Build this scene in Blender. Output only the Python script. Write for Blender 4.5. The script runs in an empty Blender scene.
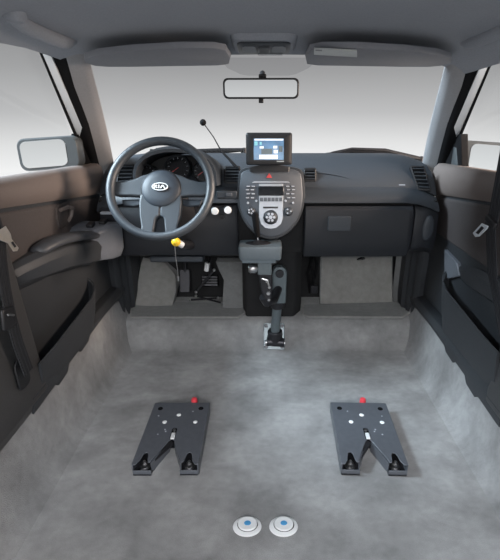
import bpy, bmesh, math, random
from mathutils import Vector, Matrix, Euler
random.seed(4)
S = bpy.context.scene
COL = S.collection

# ------------------------------------------------------------------ camera
F, CX, CY = 430.0, 268.0, 280.0
EYE = Vector((0, 0, 1.1)); PITCH = math.radians(21)
cam = bpy.data.cameras.new('camera')
cam.sensor_fit = 'HORIZONTAL'; cam.sensor_width = 36; cam.lens = 36 * F / 500
cam.shift_x = -(CX - 250) / 500; cam.clip_start = 0.02
camo = bpy.data.objects.new('camera', cam); COL.objects.link(camo)
camo.location = EYE; camo.rotation_euler = (math.pi / 2 - PITCH, 0, 0)
S.camera = camo

# ------------------------------------------------------------------ world: pale studio surround, white low down, grey above
w = bpy.data.worlds.new('studio'); S.world = w; w.use_nodes = True
nt = w.node_tree; nt.nodes.clear()
tc = nt.nodes.new('ShaderNodeTexCoord'); sx = nt.nodes.new('ShaderNodeSeparateXYZ')
rp = nt.nodes.new('ShaderNodeValToRGB'); bg = nt.nodes.new('ShaderNodeBackground'); out = nt.nodes.new('ShaderNodeOutputWorld')
ma = nt.nodes.new('ShaderNodeMath'); ma.operation = 'MULTIPLY_ADD'; ma.inputs[1].default_value = 1.0; ma.inputs[2].default_value = 0.5
nt.links.new(tc.outputs['Generated'], sx.inputs[0]); nt.links.new(sx.outputs[2], ma.inputs[0])
nt.links.new(ma.outputs[0], rp.inputs[0]); nt.links.new(rp.outputs[0], bg.inputs[0]); nt.links.new(bg.outputs[0], out.inputs[0])
cr = rp.color_ramp
cr.elements[0].position = 0.40; cr.elements[0].color = (.93, .93, .93, 1)
cr.elements[1].position = 0.66; cr.elements[1].color = (.26, .26, .265, 1)
e = cr.elements.new(0.447); e.color = (.78, .78, .78, 1)
e = cr.elements.new(0.505); e.color = (.53, .53, .535, 1)
e = cr.elements.new(0.585); e.color = (.355, .355, .36, 1)
bg.inputs[1].default_value = 1.0

def softbox(name, loc, target, size, power, col):
    l = bpy.data.lights.new(name, 'AREA'); l.shape = 'SQUARE'; l.size = size; l.energy = power; l.color = col
    o = bpy.data.objects.new(name, l); COL.objects.link(o); o.location = loc
    o.rotation_euler = (Vector(target) - Vector(loc)).to_track_quat('-Z', 'Y').to_euler()
softbox('window_right_offscreen', (2.5, 1.15, 1.48), (-.6, 1.4, .8), 1.1, 270, (1, .80, .66))
softbox('window_left_offscreen', (-2.4, 1.3, 2.6), (.3, 1.5, .1), 1.2, 380, (.74, .89, 1))
softbox('open_tailgate_offscreen', (0, -2.2, 2.3), (0, 1.3, .2), 1.4, 140, (.97, .98, 1))
vs = S.view_settings
vs.view_transform = 'Standard'; vs.look = 'None'; vs.gamma = 1; vs.exposure = 0.0; vs.use_curve_mapping = False

# ------------------------------------------------------------------ pixel -> point on a known plane
_cp, _sp = math.cos(PITCH), math.sin(PITCH)
def ray(px, py):
    a = (px - CX) / F; b = -(py - CY) / F
    return Vector((a, _cp + b * _sp, -_sp + b * _cp))
def P(px, py, X=None, Y=None, Z=None):
    d = ray(px, py)
    t = (X - EYE.x) / d.x if X is not None else (Y - EYE.y) / d.y if Y is not None else (Z - EYE.z) / d.z
    return EYE + d * t
def PL(px, py, p0, n):
    d = ray(px, py); n = Vector(n)
    return EYE + d * ((Vector(p0) - EYE).dot(n) / d.dot(n))

# ------------------------------------------------------------------ materials
MATS = {}
def mat(name, col, rough=.55, metal=0, noise=0, nscale=30, bump=0, bscale=400, emit=0, coat=0, spec=.5):
    m = bpy.data.materials.new(name); m.use_nodes = True; n = m.node_tree; b = n.nodes['Principled BSDF']
    b.inputs['Base Color'].default_value = (*col, 1); b.inputs['Roughness'].default_value = rough
    b.inputs['Metallic'].default_value = metal; b.inputs['Coat Weight'].default_value = coat
    b.inputs['Specular IOR Level'].default_value = spec
    t = n.nodes.new('ShaderNodeTexCoord')
    if noise:
        z = n.nodes.new('ShaderNodeTexNoise'); z.inputs['Scale'].default_value = nscale; z.inputs['Detail'].default_value = 5
        r = n.nodes.new('ShaderNodeValToRGB')
        r.color_ramp.elements[0].position = .3; r.color_ramp.elements[1].position = .7
        r.color_ramp.elements[0].color = (*[c * (1 - noise) for c in col], 1)
        r.color_ramp.elements[1].color = (*[min(1, c * (1 + noise)) for c in col], 1)
        n.links.new(t.outputs['Object'], z.inputs['Vector']); n.links.new(z.outputs['Fac'], r.inputs['Fac'])
        n.links.new(r.outputs['Color'], b.inputs['Base Color'])
    if bump:
        z = n.nodes.new('ShaderNodeTexNoise'); z.inputs['Scale'].default_value = bscale; z.inputs['Detail'].default_value = 2
        u = n.nodes.new('ShaderNodeBump'); u.inputs['Strength'].default_value = bump; u.inputs['Distance'].default_value = .003
        n.links.new(t.outputs['Object'], z.inputs['Vector']); n.links.new(z.outputs['Fac'], u.inputs['Height'])
        n.links.new(u.outputs['Normal'], b.inputs['Normal'])
    if emit:
        b.inputs['Emission Color'].default_value = (*col, 1); b.inputs['Emission Strength'].default_value = emit
    MATS[name] = m; return m

def carpet(name, col, patch=.25):
    m = mat(name, col, rough=.95, bump=.5, bscale=420, spec=.1)
    n = m.node_tree; b = n.nodes['Principled BSDF']; t = n.nodes.new('ShaderNodeTexCoord')
    def nz(scale, det, dist=0, sx=(1, 1, 1)):
        mp = n.nodes.new('ShaderNodeMapping'); mp.inputs['Scale'].default_value = sx
        z = n.nodes.new('ShaderNodeTexNoise'); z.inputs['Scale'].default_value = scale; z.inputs['Detail'].default_value = det; z.inputs['Distortion'].default_value = dist
        n.links.new(t.outputs['Object'], mp.inputs[0]); n.links.new(mp.outputs[0], z.inputs['Vector']); return z
    def rng(src, lo, hi, a, c):
        q = n.nodes.new('ShaderNodeMapRange'); q.inputs[1].default_value = lo; q.inputs[2].default_value = hi
        q.inputs[3].default_value = a; q.inputs[4].default_value = c; n.links.new(src.outputs['Fac'], q.inputs[0]); return q
    def mul(a, c):
        q = n.nodes.new('ShaderNodeMath'); q.operation = 'MULTIPLY'; n.links.new(a.outputs[0], q.inputs[0]); n.links.new(c.outputs[0], q.inputs[1]); return q
    a = rng(nz(4.5, 7, .3, (1, 1.3, 1)), .35, .65, 1 - patch, 1 + patch * .7)
    c = rng(nz(34, 6, .1, (1, 1.25, 1)), .33, .67, .90, 1.07)
    d = rng(nz(420, 2), .3, .7, .86, 1.12)
    f = mul(mul(a, c), d)
    vm = n.nodes.new('ShaderNodeVectorMath'); vm.operation = 'SCALE'; vm.inputs[0].default_value = col
    n.links.new(f.outputs[0], vm.inputs['Scale']); n.links.new(vm.outputs[0], b.inputs['Base Color'])
    b.inputs['Sheen Weight'].default_value = .25; b.inputs['Sheen Roughness'].default_value = .6
    return m

def glass(name, tint, refl):
    m = bpy.data.materials.new(name); m.use_nodes = True; n = m.node_tree; n.nodes.clear()
    o = n.nodes.new('ShaderNodeOutputMaterial'); mx = n.nodes.new('ShaderNodeMixShader')
    t = n.nodes.new('ShaderNodeBsdfTransparent'); g = n.nodes.new('ShaderNodeBsdfGlossy')
    t.inputs[0].default_value = (*tint, 1); g.inputs['Roughness'].default_value = .02; mx.inputs[0].default_value = refl
    n.links.new(t.outputs[0], mx.inputs[1]); n.links.new(g.outputs[0], mx.inputs[2]); n.links.new(mx.outputs[0], o.inputs[0])
    MATS[name] = m; return m

carpet('carpet', (.285, .285, .288), .30)
carpet('mat_carpet', (.20, .205, .207), .12)
carpet('board_carpet', (.27, .265, .255), .10)
mat('headliner', (.26, .275, .305), .95, noise=.06, nscale=200, bump=.25, bscale=700, spec=.1)
mat('visor_vinyl', (.17, .178, .20), .7, noise=.04, nscale=100, bump=.2, bscale=500)
mat('pillar_trim', (.25, .25, .26), .7, noise=.05, nscale=150, bump=.2, bscale=600)
mat('dash_soft', (.034, .041, .051), .5, noise=.08, nscale=200, bump=.35, bscale=500)
mat('dash_lip', (.034, .041, .051), .5, noise=.05, nscale=200, bump=.3, bscale=500)
mat('dash_hard', (.015, .017, .022), .55, noise=.08, nscale=150, bump=.3, bscale=450)
mat('door_hard', (.034, .037, .042), .5, noise=.08, nscale=150, bump=.3, bscale=450)
mat('pillar_lower', (.06, .06, .062), .5, noise=.08, nscale=150, bump=.3, bscale=450)
mat('door_insert', (.062, .054, .054), .6, noise=.1, nscale=120, bump=.3, bscale=350)
mat('door_upper', (.155, .128, .118), .5, noise=.05, nscale=150, bump=.25, bscale=450)
mat('armrest_vinyl', (.05, .054, .062), .42, noise=.06, nscale=120, bump=.25, bscale=400)
mat('switch_panel', (.12, .13, .15), .4, noise=.04, nscale=100)
mat('black_plastic', (.010, .010, .012), .5, noise=.1, nscale=100)
mat('black_rubber', (.006, .006, .007), .85, noise=.1, nscale=100, spec=.15)
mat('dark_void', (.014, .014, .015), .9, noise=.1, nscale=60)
mat('wheel_leather', (.040, .047, .056), .42, noise=.06, nscale=150, bump=.25, bscale=500)
mat('wheel_pad', (.026, .034, .046), .5, noise=.05, nscale=150, bump=.25, bscale=500)
mat('stack_grey', (.07, .08, .095), .45, noise=.04, nscale=120)
mat('stack_dark', (.03, .034, .04), .45, noise=.05, nscale=120)
mat('stack_silver', (.30, .32, .35), .35, metal=.3, noise=.04, nscale=120)
mat('lcd', (.004, .005, .007), .12, noise=.1, nscale=40)
mat('button_grey', (.42, .45, .5), .4, noise=.03, nscale=80)
mat('button_white', (.92, .94, .95), .35, noise=.02, nscale=80)
mat('chrome', (.8, .8, .82), .12, metal=1, noise=.02, nscale=60)
mat('steel', (.55, .55, .56), .32, metal=1, noise=.06, nscale=90)
mat('tongue_chrome', (.80, .86, .92), .3, metal=.25, noise=.04, nscale=90)
mat('belt_tongue', (.72, .67, .62), .3, metal=.7, noise=.05, nscale=90)
mat('bracket_paint', (.12, .13, .15), .38, metal=.2, noise=.06, nscale=60, bump=.1, bscale=600)
mat('bracket_side', (.12, .13, .15), .38, metal=.2, noise=.06, nscale=60)
mat('box_paint', (.15, .185, .21), .4, metal=.2, noise=.04, nscale=80)
mat('post_paint', (.135, .165, .18), .38, metal=.3, noise=.05, nscale=80)
mat('dark_metal', (.035, .035, .04), .4, metal=.5, noise=.1, nscale=80)
mat('red_plastic', (.75, .06, .08), .4, noise=.04, nscale=80)
mat('yellow_plastic', (.85, .55, .03), .35, noise=.04, nscale=80)
mat('white_plastic', (.74, .75, .76), .4, noise=.02, nscale=80)
mat('blue_plastic', (.07, .30, .58), .4, noise=.08, nscale=200)
mat('belt_webbing', (.018, .02, .024), .75, noise=.15, nscale=300, bump=.4, bscale=300)
mat('frame_white', (.80, .82, .84), .25, noise=.01, nscale=20, coat=.5)  # plain white, used for the door frame strips only
mat('mirror_housing', (.06, .066, .07), .3, noise=.03, nscale=60, coat=.4)
mat('mirror_glass', (.80, .82, .83), .02, metal=1, noise=.005, nscale=5)
mat('label_print', (.34, .37, .38), .5, noise=.06, nscale=200)
mat('lens_clear', (.42, .43, .45), .2, noise=.05, nscale=80)
mat('screen_blue', (.055, .14, .26), .2, noise=.35, nscale=25, emit=.55)
mat('screen_light', (.62, .68, .74), .2, noise=.03, nscale=25, emit=.55)
mat('screen_cyan', (.16, .42, .48), .2, noise=.05, nscale=25, emit=.55)
mat('screen_dark', (.035, .06, .07), .2, noise=.1, nscale=25, emit=.3)
mat('lamp_red', (.55, .06, .06), .4, noise=.05, nscale=80)
glass('clear_glass', (.985, .99, .99), .015)
glass('frit_glass', (.84, .84, .845), .02)
glass('gauge_glass', (.75, .75, .78), .05)

# ------------------------------------------------------------------ mesh builder
class MB:
    def __init__(s): s.v = []; s.f = []
    def add(s, vs_, fs, M=None):
        o = len(s.v)
        s.v += [tuple(M @ Vector(p)) if M else tuple(p) for p in vs_]
        s.f += [tuple(i + o for i in f) for f in fs]; return s
    def box(s, x0, x1, y0, y1, z0, z1, M=None):
        v = [(x, y, z) for z in (z0, z1) for x, y in ((x0, y0), (x1, y0), (x1, y1), (x0, y1))]
        return s.add(v, [(3, 2, 1, 0), (4, 5, 6, 7), (0, 1, 5, 4), (1, 2, 6, 5), (2, 3, 7, 6), (3, 0, 4, 7)], M)
    def prism(s, pts, d, M=None):            # outline of 3-D points pushed along the vector d
        n = len(pts); d = Vector(d); a = [Vector(p) for p in pts]
        return s.add(a + [p + d for p in a], [tuple(range(n)), tuple(range(2 * n - 1, n - 1, -1))] + [(i + n, (i + 1) % n + n, (i + 1) % n, i) for i in range(n)], M)
    def loft(s, secs, cap=True, closed=True, M=None):
        n = len(secs[0]); v = [p for q in secs for p in q]; f = []
        for k in range(len(secs) - 1):
            for i in range(n if closed else n - 1):
                j = (i + 1) % n
                f.append((k * n + i, k * n + j, (k + 1) * n + j, (k + 1) * n + i))
        if cap and closed: f += [tuple(range(n))[::-1], tuple((len(secs) - 1) * n + i for i in range(n))]
        return s.add(v, f, M)
    def tube(s, pts, r, n=10, M=None):
        pts = [Vector(p) for p in pts]; rr = r if isinstance(r, (list, tuple)) else [r] * len(pts); secs = []; up = None
        for i, p in enumerate(pts):
            t = (pts[min(i + 1, len(pts) - 1)] - pts[max(i - 1, 0)]).normalized()
            if up is None: up = Vector((0, 0, 1)) if abs(t.z) < .9 else Vector((1, 0, 0))
            a = (up - t * up.dot(t)).normalized(); up = a; b = t.cross(a)
            secs.append([p + (a * math.cos(2 * math.pi * k / n) + b * math.sin(2 * math.pi * k / n)) * rr[i] for k in range(n)])
        return s.loft(secs, M=M)
    def lathe(s, prof, n=24, M=None):        # (radius, height) about local z
        return s.loft([[(r * math.cos(2 * math.pi * k / n), r * math.sin(2 * math.pi * k / n), z) for k in range(n)] for r, z in prof], M=M)
    def ribbon(s, pts, width, thick, M=None):   # strap: pts centre line, width / thickness vectors
        wv = Vector(width) * .5; tv = Vector(thick)
        return s.loft([[Vector(p) - wv, Vector(p) + wv, Vector(p) + wv + tv, Vector(p) - wv + tv] for p in pts], M=M)

def obj(name, mb, m, parent=None, bevel=0, sub=0, smooth=True, label=None, seg=2):
    me = bpy.data.meshes.new(name); me.from_pydata(mb.v, [], mb.f); me.update()
    bm = bmesh.new(); bm.from_mesh(me); bmesh.ops.remove_doubles(bm, verts=bm.verts, dist=1e-5); bmesh.ops.recalc_face_normals(bm, faces=bm.faces)
    if parent is not None and not parent.get('_local'):
        org = parent['_org']; bmesh.ops.translate(bm, verts=bm.verts, vec=-Vector(org))
    bm.to_mesh(me); bm.free()
    o = bpy.data.objects.new(name, me); COL.objects.link(o); me.materials.append(MATS[m])
    if parent is not None: o.parent = parent; o['_org'] = parent['_org']; o['_local'] = parent['_local']
    else: o['_org'] = (0., 0., 0.); o['_local'] = False
    if bevel:
        b = o.modifiers.new('bevel', 'BEVEL'); b.width = bevel; b.segments = seg; b.limit_method = 'ANGLE'; b.angle_limit = math.radians(35); b.use_clamp_overlap = True
    if sub:
        u = o.modifiers.new('sub', 'SUBSURF'); u.levels = sub; u.render_levels = sub
    if smooth:
        for p in me.polygons: p.use_smooth = True
        if not sub:
            me.set_sharp_from_angle(angle=math.radians(40))
    if label: o['label'] = label
    return o
def thing(name, label, cat, loc, group=None, local=False):
    o = bpy.data.objects.new(name, None); COL.objects.link(o); o.location = loc; o.empty_display_size = .05
    o['label'] = label; o['category'] = cat; o['_org'] = tuple(loc); o['_local'] = local
    if group: o['group'] = group
    return o
def struct(o, label=None, cat=None):
    o['kind'] = 'structure'
    if label: o['label'] = label
    if cat: o['category'] = cat
    return o
def tag(o, label, cat, group=None):
    o['label'] = label; o['category'] = cat
    if group: o['group'] = group
    return o
def TR(loc, rx=0, ry=0, rz=0):
    return Matrix.Translation(loc) @ Euler((math.radians(rx), math.radians(ry), math.radians(rz))).to_matrix().to_4x4()
def circ(r, n=24, cx=0, cy=0, ry=None):
    return [(cx + r * math.cos(2 * math.pi * k / n), cy + (ry or r) * math.sin(2 * math.pi * k / n)) for k in range(n)]
def rrect(x0, x1, y0, y1, r, n=4):
    o = []
    for cx, cy, a in ((x1 - r, y1 - r, 0), (x0 + r, y1 - r, 90), (x0 + r, y0 + r, 180), (x1 - r, y0 + r, 270)):
        for k in range(n + 1):
            t = math.radians(a + 90 * k / n); o.append((cx + r * math.cos(t), cy + r * math.sin(t)))
    return o

# ================================================================== SETTING
HW = .69
prof = [(-.3, 0), (.4, 0), (1.0, 0), (1.5, 0), (1.86, 0), (1.89, .012), (1.925, .06), (1.955, .115), (1.99, .135), (2.1, .138), (2.24, .14)]
def frow(y, z):
    n = 24; return [(-HW - .03 + (2 * HW + .06) * k / n, y, z) for k in range(n + 1)]
mb = MB().loft([frow(y, z) for y, z in prof], closed=False)
struct(obj('floor', mb, 'carpet'), 'grey carpeted lowered vehicle floor with raised front footwell step', 'floor')

def riser(s):
    mb = MB(); zt = .28 if s < 0 else .235
    secs = []
    for y, zz in ((-.3, zt), (.4, zt), (.9, zt), (1.3, zt), (1.7, zt), (1.95, .24), (2.12, .22)):
        base = 0
        secs.append([(s * (HW - .03), y, base - .01), (s * HW, y, base + .012), (s * (HW + .018), y, base + .05), (s * (HW + .05), y, zz), (s * (HW + .075), y, zz + .01), (s * (HW + .09), y, zz)])
    mb.loft(secs, closed=False); return mb
struct(obj('wall_left', riser(-1), 'carpet'), 'carpeted side wall below the driver door sill', 'wall')
struct(obj('wall_right', riser(1), 'carpet'), 'carpeted side wall below the passenger door sill', 'wall')
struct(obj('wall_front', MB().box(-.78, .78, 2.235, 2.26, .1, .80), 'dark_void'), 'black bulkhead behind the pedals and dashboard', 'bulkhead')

# headliner
def rsec(y, zc, hw, ze):
    xs = [-1, -.985, -.95, -.88, -.78, -.6, -.35, 0, .35, .6, .78, .88, .95, .985, 1]
    r = []
    for x in xs:
        a = abs(x); drop = (a ** 2) * .02 + (zc - .02 - ze - ((.022 + .012 * min(1, max(0, (y - 1.2) / .2))) if x < 0 else 0)) * max(0, (a - .72) / .28) ** 1.8
        r.append((x * hw, y, zc - drop))
    return r
rs = [(-.1, 1.345, .72, 1.255), (.3, 1.345, .72, 1.255), (.8, 1.345, .72, 1.255), (1.1, 1.345, .715, 1.255), (1.25, 1.342, .70, 1.25), (1.38, 1.335, .69, 1.245), (1.48, 1.325, .68, 1.238), (1.56, 1.31, .67, 1.232), (1.62, 1.29, .66, 1.228)]
low = [rsec(*q) for q in rs]; up = [[(x, y, z + .03) for x, y, z in q] for q in low]
mb = MB().loft([a + b[::-1] for a, b in zip(low, up)])
struct(obj('ceiling', mb, 'headliner'), 'grey fabric headliner', 'headliner')

# A-pillar trims (inner), black seal
def lerp(a, b, t): return Vector(a) + (Vector(b) - Vector(a)) * t
for s in (-1, 1):
    def bar(pts, depth):                     # pts: top inner, top outer, bottom outer, bottom inner (X given positive)
        a, b, c, d = [Vector((s * p[0], p[1], p[2])) for p in pts]
        secs = []
        for k in range(7):
            t = -.1 + 1.1 * k / 6; i = lerp(a, d, t); o_ = lerp(b, c, t); bow = math.sin(math.pi * max(0, t)) * .006
            i.x -= s * bow
            m_ = lerp(i, o_, .45) + Vector((-s * .008, -.012, 0)); dp = Vector((s * .01, depth, 0))
            secs.append([i, lerp(i, m_, .55) + Vector((-s * .003, -.005, 0)), m_, o_, o_ + dp, i + dp])
        return MB().loft(secs)
    n = 1 if s < 0 else 2
    side = 'driver' if s < 0 else 'passenger'
    tr = obj('trim_%d' % n, bar([(.598, 1.605, 1.268), (.657, 1.575, 1.25), (.812, 2.121, .804), (.7556, 2.174, .8276)], .035), 'pillar_trim')
    struct(tr, 'grey windscreen pillar trim on the %s side' % side, 'pillar trim')
    struct(obj('trim_%d' % (n + 2), bar([(.652, 1.585, 1.255), (.716, 1.575, 1.25), (.853, 2.098, .796), (.8015, 2.12, .80)], .03), 'black_rubber'), 'black door seal along the %s windscreen pillar' % side, 'door seal')
mb = MB()

# windscreen
ws_t = [(-.65, 1.625, 1.262), (-.3, 1.655, 1.285), (0, 1.665, 1.29), (.3, 1.655, 1.285), (.65, 1.625, 1.262)]
ws_b = [(-.82, 2.20, .86), (-.4, 2.29, .87), (0, 2.32, .875), (.4, 2.29, .87), (.82, 2.20, .86)]
def wsp(i, t):
    u = i / 24; k = min(int(u * 4), 3); f = u * 4 - k
    a = lerp(ws_t[k], ws_t[k + 1], f); b = lerp(ws_b[k], ws_b[k + 1], f); return lerp(a, b, t)
mb = MB().loft([[wsp(i, t / 6) for i in range(25)] for t in range(7)], closed=False)
win = struct(obj('window_1', mb, 'clear_glass'), 'clear windscreen', 'windscreen')
fr = MB()
nrm = Vector((0, -.57, -.8)).normalized() * .004
def wsu(x, t):
    return wsp(0, t) + (wsp(24, t) - wsp(0, t)) * x + Vector((0, (wsp(12, t).y - wsp(0, t).y) * (1 - (2 * x - 1) ** 2), (wsp(12, t).z - wsp(0, t).z) * (1 - (2 * x - 1) ** 2)))
pts = [wsu(x, t) + nrm for x, t in ((.37, .0), (.64, .0), (.61, .07), (.575, .115), (.555, .125), (.445, .125), (.425, .115), (.39, .07))]
fr.add(pts, [tuple(range(8))])
obj('shade_band', fr, 'frit_glass', win, label='grey dotted shade patch on the glass behind the mirror')

# ================================================================== DOORS
def door(s):
    side = 'driver' if s < 0 else 'passenger'
    lab = ('car door with grey-topped armrest, switch pod and lever handle beside the steering wheel' if s < 0 else
           'dark car door with large map pocket beside the glove box')
    T = thing('car_door', lab, 'car door', (s * .78, 1.55, .27))
    X = lambda x: s * x
    Y0, Y1 = 1.16, 1.97
    ys = [Y0 + (Y1 - Y0) * k / 8 for k in range(9)]
    zb = lambda y: .935 - (y - 1.2) * .045                       # belt height
    zl = lambda y: .85 - (y - 1.2) * .115                        # lower edge of the upper trim
    # main shell
    mb = MB().loft([[(X(.80), y, .27), (X(.765), y, .275), (X(.768), y, .45), (X(.765), y, .60), (X(.762), y, zl(y) + .02), (X(.80), y, zl(y) + .03)] for y in ys])
    obj('door_panel', mb, 'door_hard', T, bevel=.004)
    # upper trim
    mb = MB().loft([[(X(.80), y, zl(y)), (X(.752), y, zl(y) + .004), (X(.738), y, zl(y) + .02), (X(.733), y, (zl(y) + zb(y)) / 2), (X(.742), y, zb(y) - .018), (X(.758), y, zb(y) - .002), (X(.775), y, zb(y)), (X(.80), y, zb(y) - .002)] for y in ys])
    obj('upper_trim', mb, 'door_upper', T)
    # cloth / vinyl insert
    mb = MB().loft([[(X(.775), y, .60), (X(.757), y, .605), (X(.757), y, zl(y) - .012), (X(.775), y, zl(y) - .002)] for y in ys])
    obj('insert_panel', mb, 'door_insert', T, bevel=.006)
    # lever handle in its cup
    hy, hz = 1.575, .755
    hx = .757
    if s < 0:
        o2 = [(hy + a, hz + b) for a, b in rrect(-.06, .06, -.042, .042, .018)]
        cup = obj('handle_bezel', MB().prism([(X(hx + .006), a, b) for a, b in o2], (s * -.010, 0, 0)), 'door_insert', T, bevel=.003)
        o3 = [(hy + a, hz + b) for a, b in rrect(-.045, .048, -.030, .026, .015)]
        obj('handle_cup', MB().prism([(X(hx - .003), a, b) for a, b in o3], (s * -.0015, 0, 0)), 'door_insert', cup)
        obj('lever', MB().tube([(X(hx - .012), hy - .045, hz + .026), (X(hx - .02), hy, hz + .028), (X(hx - .018), hy + .036, hz + .018), (X(hx - .012), hy + .03, hz - .012), (X(hx - .006), hy + .012, hz - .03)], [.007, .008, .009, .007, .005], 8), 'door_upper', cup)
    # armrest
    if s < 0:
        arm = MB(); secs = []
        for y, z, xi, h in ((1.18, .684, .735, .03), (1.22, .692, .715, .06), (1.30, .696, .692, .075), (1.40, .690, .674, .08), (1.50, .674, .660, .085), (1.60, .652, .648, .085), (1.64, .645, .652, .08)):
            secs.append([(X(.765), y, z), (X(xi + .03), y, z + .004), (X(xi + .008), y, z - .008), (X(xi), y, z - .03), (X(xi + .012), y, z - h), (X(.765), y, z - h - .035)])
        a = obj('armrest', arm.loft(secs), 'door_hard', T, bevel=.004)
        secs = []
        for y, z, xi in ((1.29, .698, .712), (1.32, .711, .688), (1.39, .716, .668), (1.48, .704, .652), (1.58, .682, .637), (1.63, .668, .642)):
            secs.append([(X(.762), y, z), (X((xi + .76) / 2), y, z + .014), (X(xi + .012), y, z + .008), (X(xi), y, z - .006), (X(xi + .008), y, z - .026), (X(.762), y, z - .03)])
        obj('armrest_pad', MB().loft(secs), 'armrest_vinyl', a, sub=1)
        # switch pod in front of the armrest
        secs = []
        for y, z, xi, h in ((1.58, .672, .672, .10), (1.62, .690, .645, .13), (1.68, .692, .615, .145), (1.735, .688, .600, .145), (1.755, .680, .615, .12)):
            secs.append([(X(.765), y, z + .006), (X(xi + .02), y, z + .002), (X(xi), y, z - .012), (X(xi + .004), y, z - h * .75), (X(xi + .02), y, z - h), (X(.765), y, z - h)])
        pod = obj('switch_pod', MB().loft(secs), 'switch_panel', T, bevel=.006)
        for k, y in enumerate((1.64, 1.69)):
            obj('window_switch', MB().box(-.012, .012, -.02, .02, -.004, .012, TR((X(.690 - .03 * k), y, .697), rx=8)), 'black_plastic', pod, bevel=.003)
    else:
        secs = []
        for y, z, xi, h in ((1.20, .585, .752, .05), (1.28, .595, .740, .07), (1.45, .585, .736, .075), (1.55, .565, .742, .06), (1.62, .55, .758, .04)):
            secs.append([(X(.77), y, z), (X(xi + .02), y, z), (X(xi), y, z - .018), (X(xi + .008), y, z - h), (X(.77), y, z - h - .02)])
        obj('armrest', MB().loft(secs), 'door_hard', T, bevel=.006)
        obj('pull_cup', MB().prism([P(px_, py_, X=.752) for px_, py_ in ((444, 249), (457, 263), (459, 276), (444, 280))], (.018, 0, 0)), 'switch_panel', T, bevel=.004)
    # map pocket: standing wall with a rounded front end
    path = [(.712, 1.165)] + [(.706, 1.165 + .1 * k) for k in range(1, 5)] + [(.708, 1.60), (.716, 1.65), (.732, 1.69), (.752, 1.71), (.768, 1.715)]
    rim = []; bot = []
    for i, (x, y) in enumerate(path):
        zt = (.372 if s < 0 else .41) + .045 * (y - 1.165) / .5 + (.03 * max(0, (i - 5) / 4))
        rim.append((x, y, zt)); bot.append((x + .018, y - (.03 if i > 5 else 0), .265))
    secs = []
    for (x, y, z), (bx, by, bz) in zip(rim, bot):
        secs.append([(X(x), y, z), (X((x + bx) / 2 - .004), (y + by) / 2, (z + bz) / 2), (X(bx), by, bz), (X(min(bx + .008, .775)), by, bz), (X(min(x + .008, .775)), y - (.006 if x > .72 else 0), z)])
    pk = obj('map_pocket', MB().loft(secs), 'door_hard', T)
    obj('pocket_rim', MB().tube([(X(x + .003), y, z) for x, y, z in rim], .0035, 6), 'door_hard', pk)
    # glass, frame strip and sail corner
    def glz(y): return 1.245 - max(0, y - 1.5) * .05
    gl = [(.80, 1.165, .90), (.80, 1.90, .87), (.795, 1.86, .955), (.71, 1.52, 1.265), (.705, 1.45, 1.285), (.71, 1.165, 1.285)]
    obj('window_glass', MB().prism([(X(x), y, z) for x, y, z in gl], (s * .004, 0, 0)), 'clear_glass', T, smooth=False)
    fs = MB().loft([[(X(.678), 1.48, 1.307), (X(.697), 1.47, 1.307), (X(.703), 1.495, 1.303), (X(.684), 1.505, 1.303)], [(X(.752), 1.90, .975), (X(.785), 1.895, .975), (X(.79), 1.92, .97), (X(.757), 1.925, .97)]])
    obj('window_frame', fs, 'frame_white', T, label='white door frame strip beside the windscreen pillar')
    fs = MB().loft([[(X(.6955), 1.465, 1.311), (X(.7015), 1.46, 1.311), (X(.7025), 1.475, 1.308), (X(.6965), 1.48, 1.308)], [(X(.784), 1.89, .97), (X(.792), 1.885, .97), (X(.793), 1.90, .97), (X(.785), 1.905, .97)]])
    obj('glass_channel', fs, 'black_rubber', T)
    y0 = 1.82 if s < 0 else 1.79
    sail = [(.785, y0, .895), (.764, y0 + .01, 1.03), (.770, 1.90, 1.02), (.80, 2.05, .85)]
    obj('sail_corner', MB().prism([(X(x), y, z) for x, y, z in sail], (s * .03, 0, 0)), 'black_rubber', T, bevel=.003)
    # wing mirror outside
    secs = []
    cx, cyy, cz = (.888, 1.83, .955) if s < 0 else (.905, 1.86, .935)
    for k, (dy, sc) in enumerate(((-.035, .93), (-.02, 1.0), (.01, 1.0), (.05, .85), (.085, .5))):
        secs.append([(X(cx + a * sc + (.0 if a > 0 else 0)), cyy + dy - (a * .04), cz + b * sc - a * .06) for a, b in rrect(-.13, .122, -.066, .062, .032, 5)])
    mh = obj('side_mirror', MB().loft(secs), 'mirror_housing', T)
    secs = []
    for dy, sc in ((-.0375, .80), (-.034, .82)):
        secs.append([(X(cx + .012 + a * sc), cyy + dy - (a * .04), cz + .001 + b * sc - a * .06) for a, b in rrect(-.112, .112, -.066, .062, .030, 5)])
    obj('mirror_glass', MB().loft(secs), 'mirror_glass', mh, smooth=False)
    obj('mirror_arm', MB().tube([(X(.80), 1.86, .92), (X(.84), 1.865, .925), (X(.88), 1.86, .94)], [.03, .026, .03], 8), 'black_plastic', mh)
door(-1); door(1)

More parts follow.
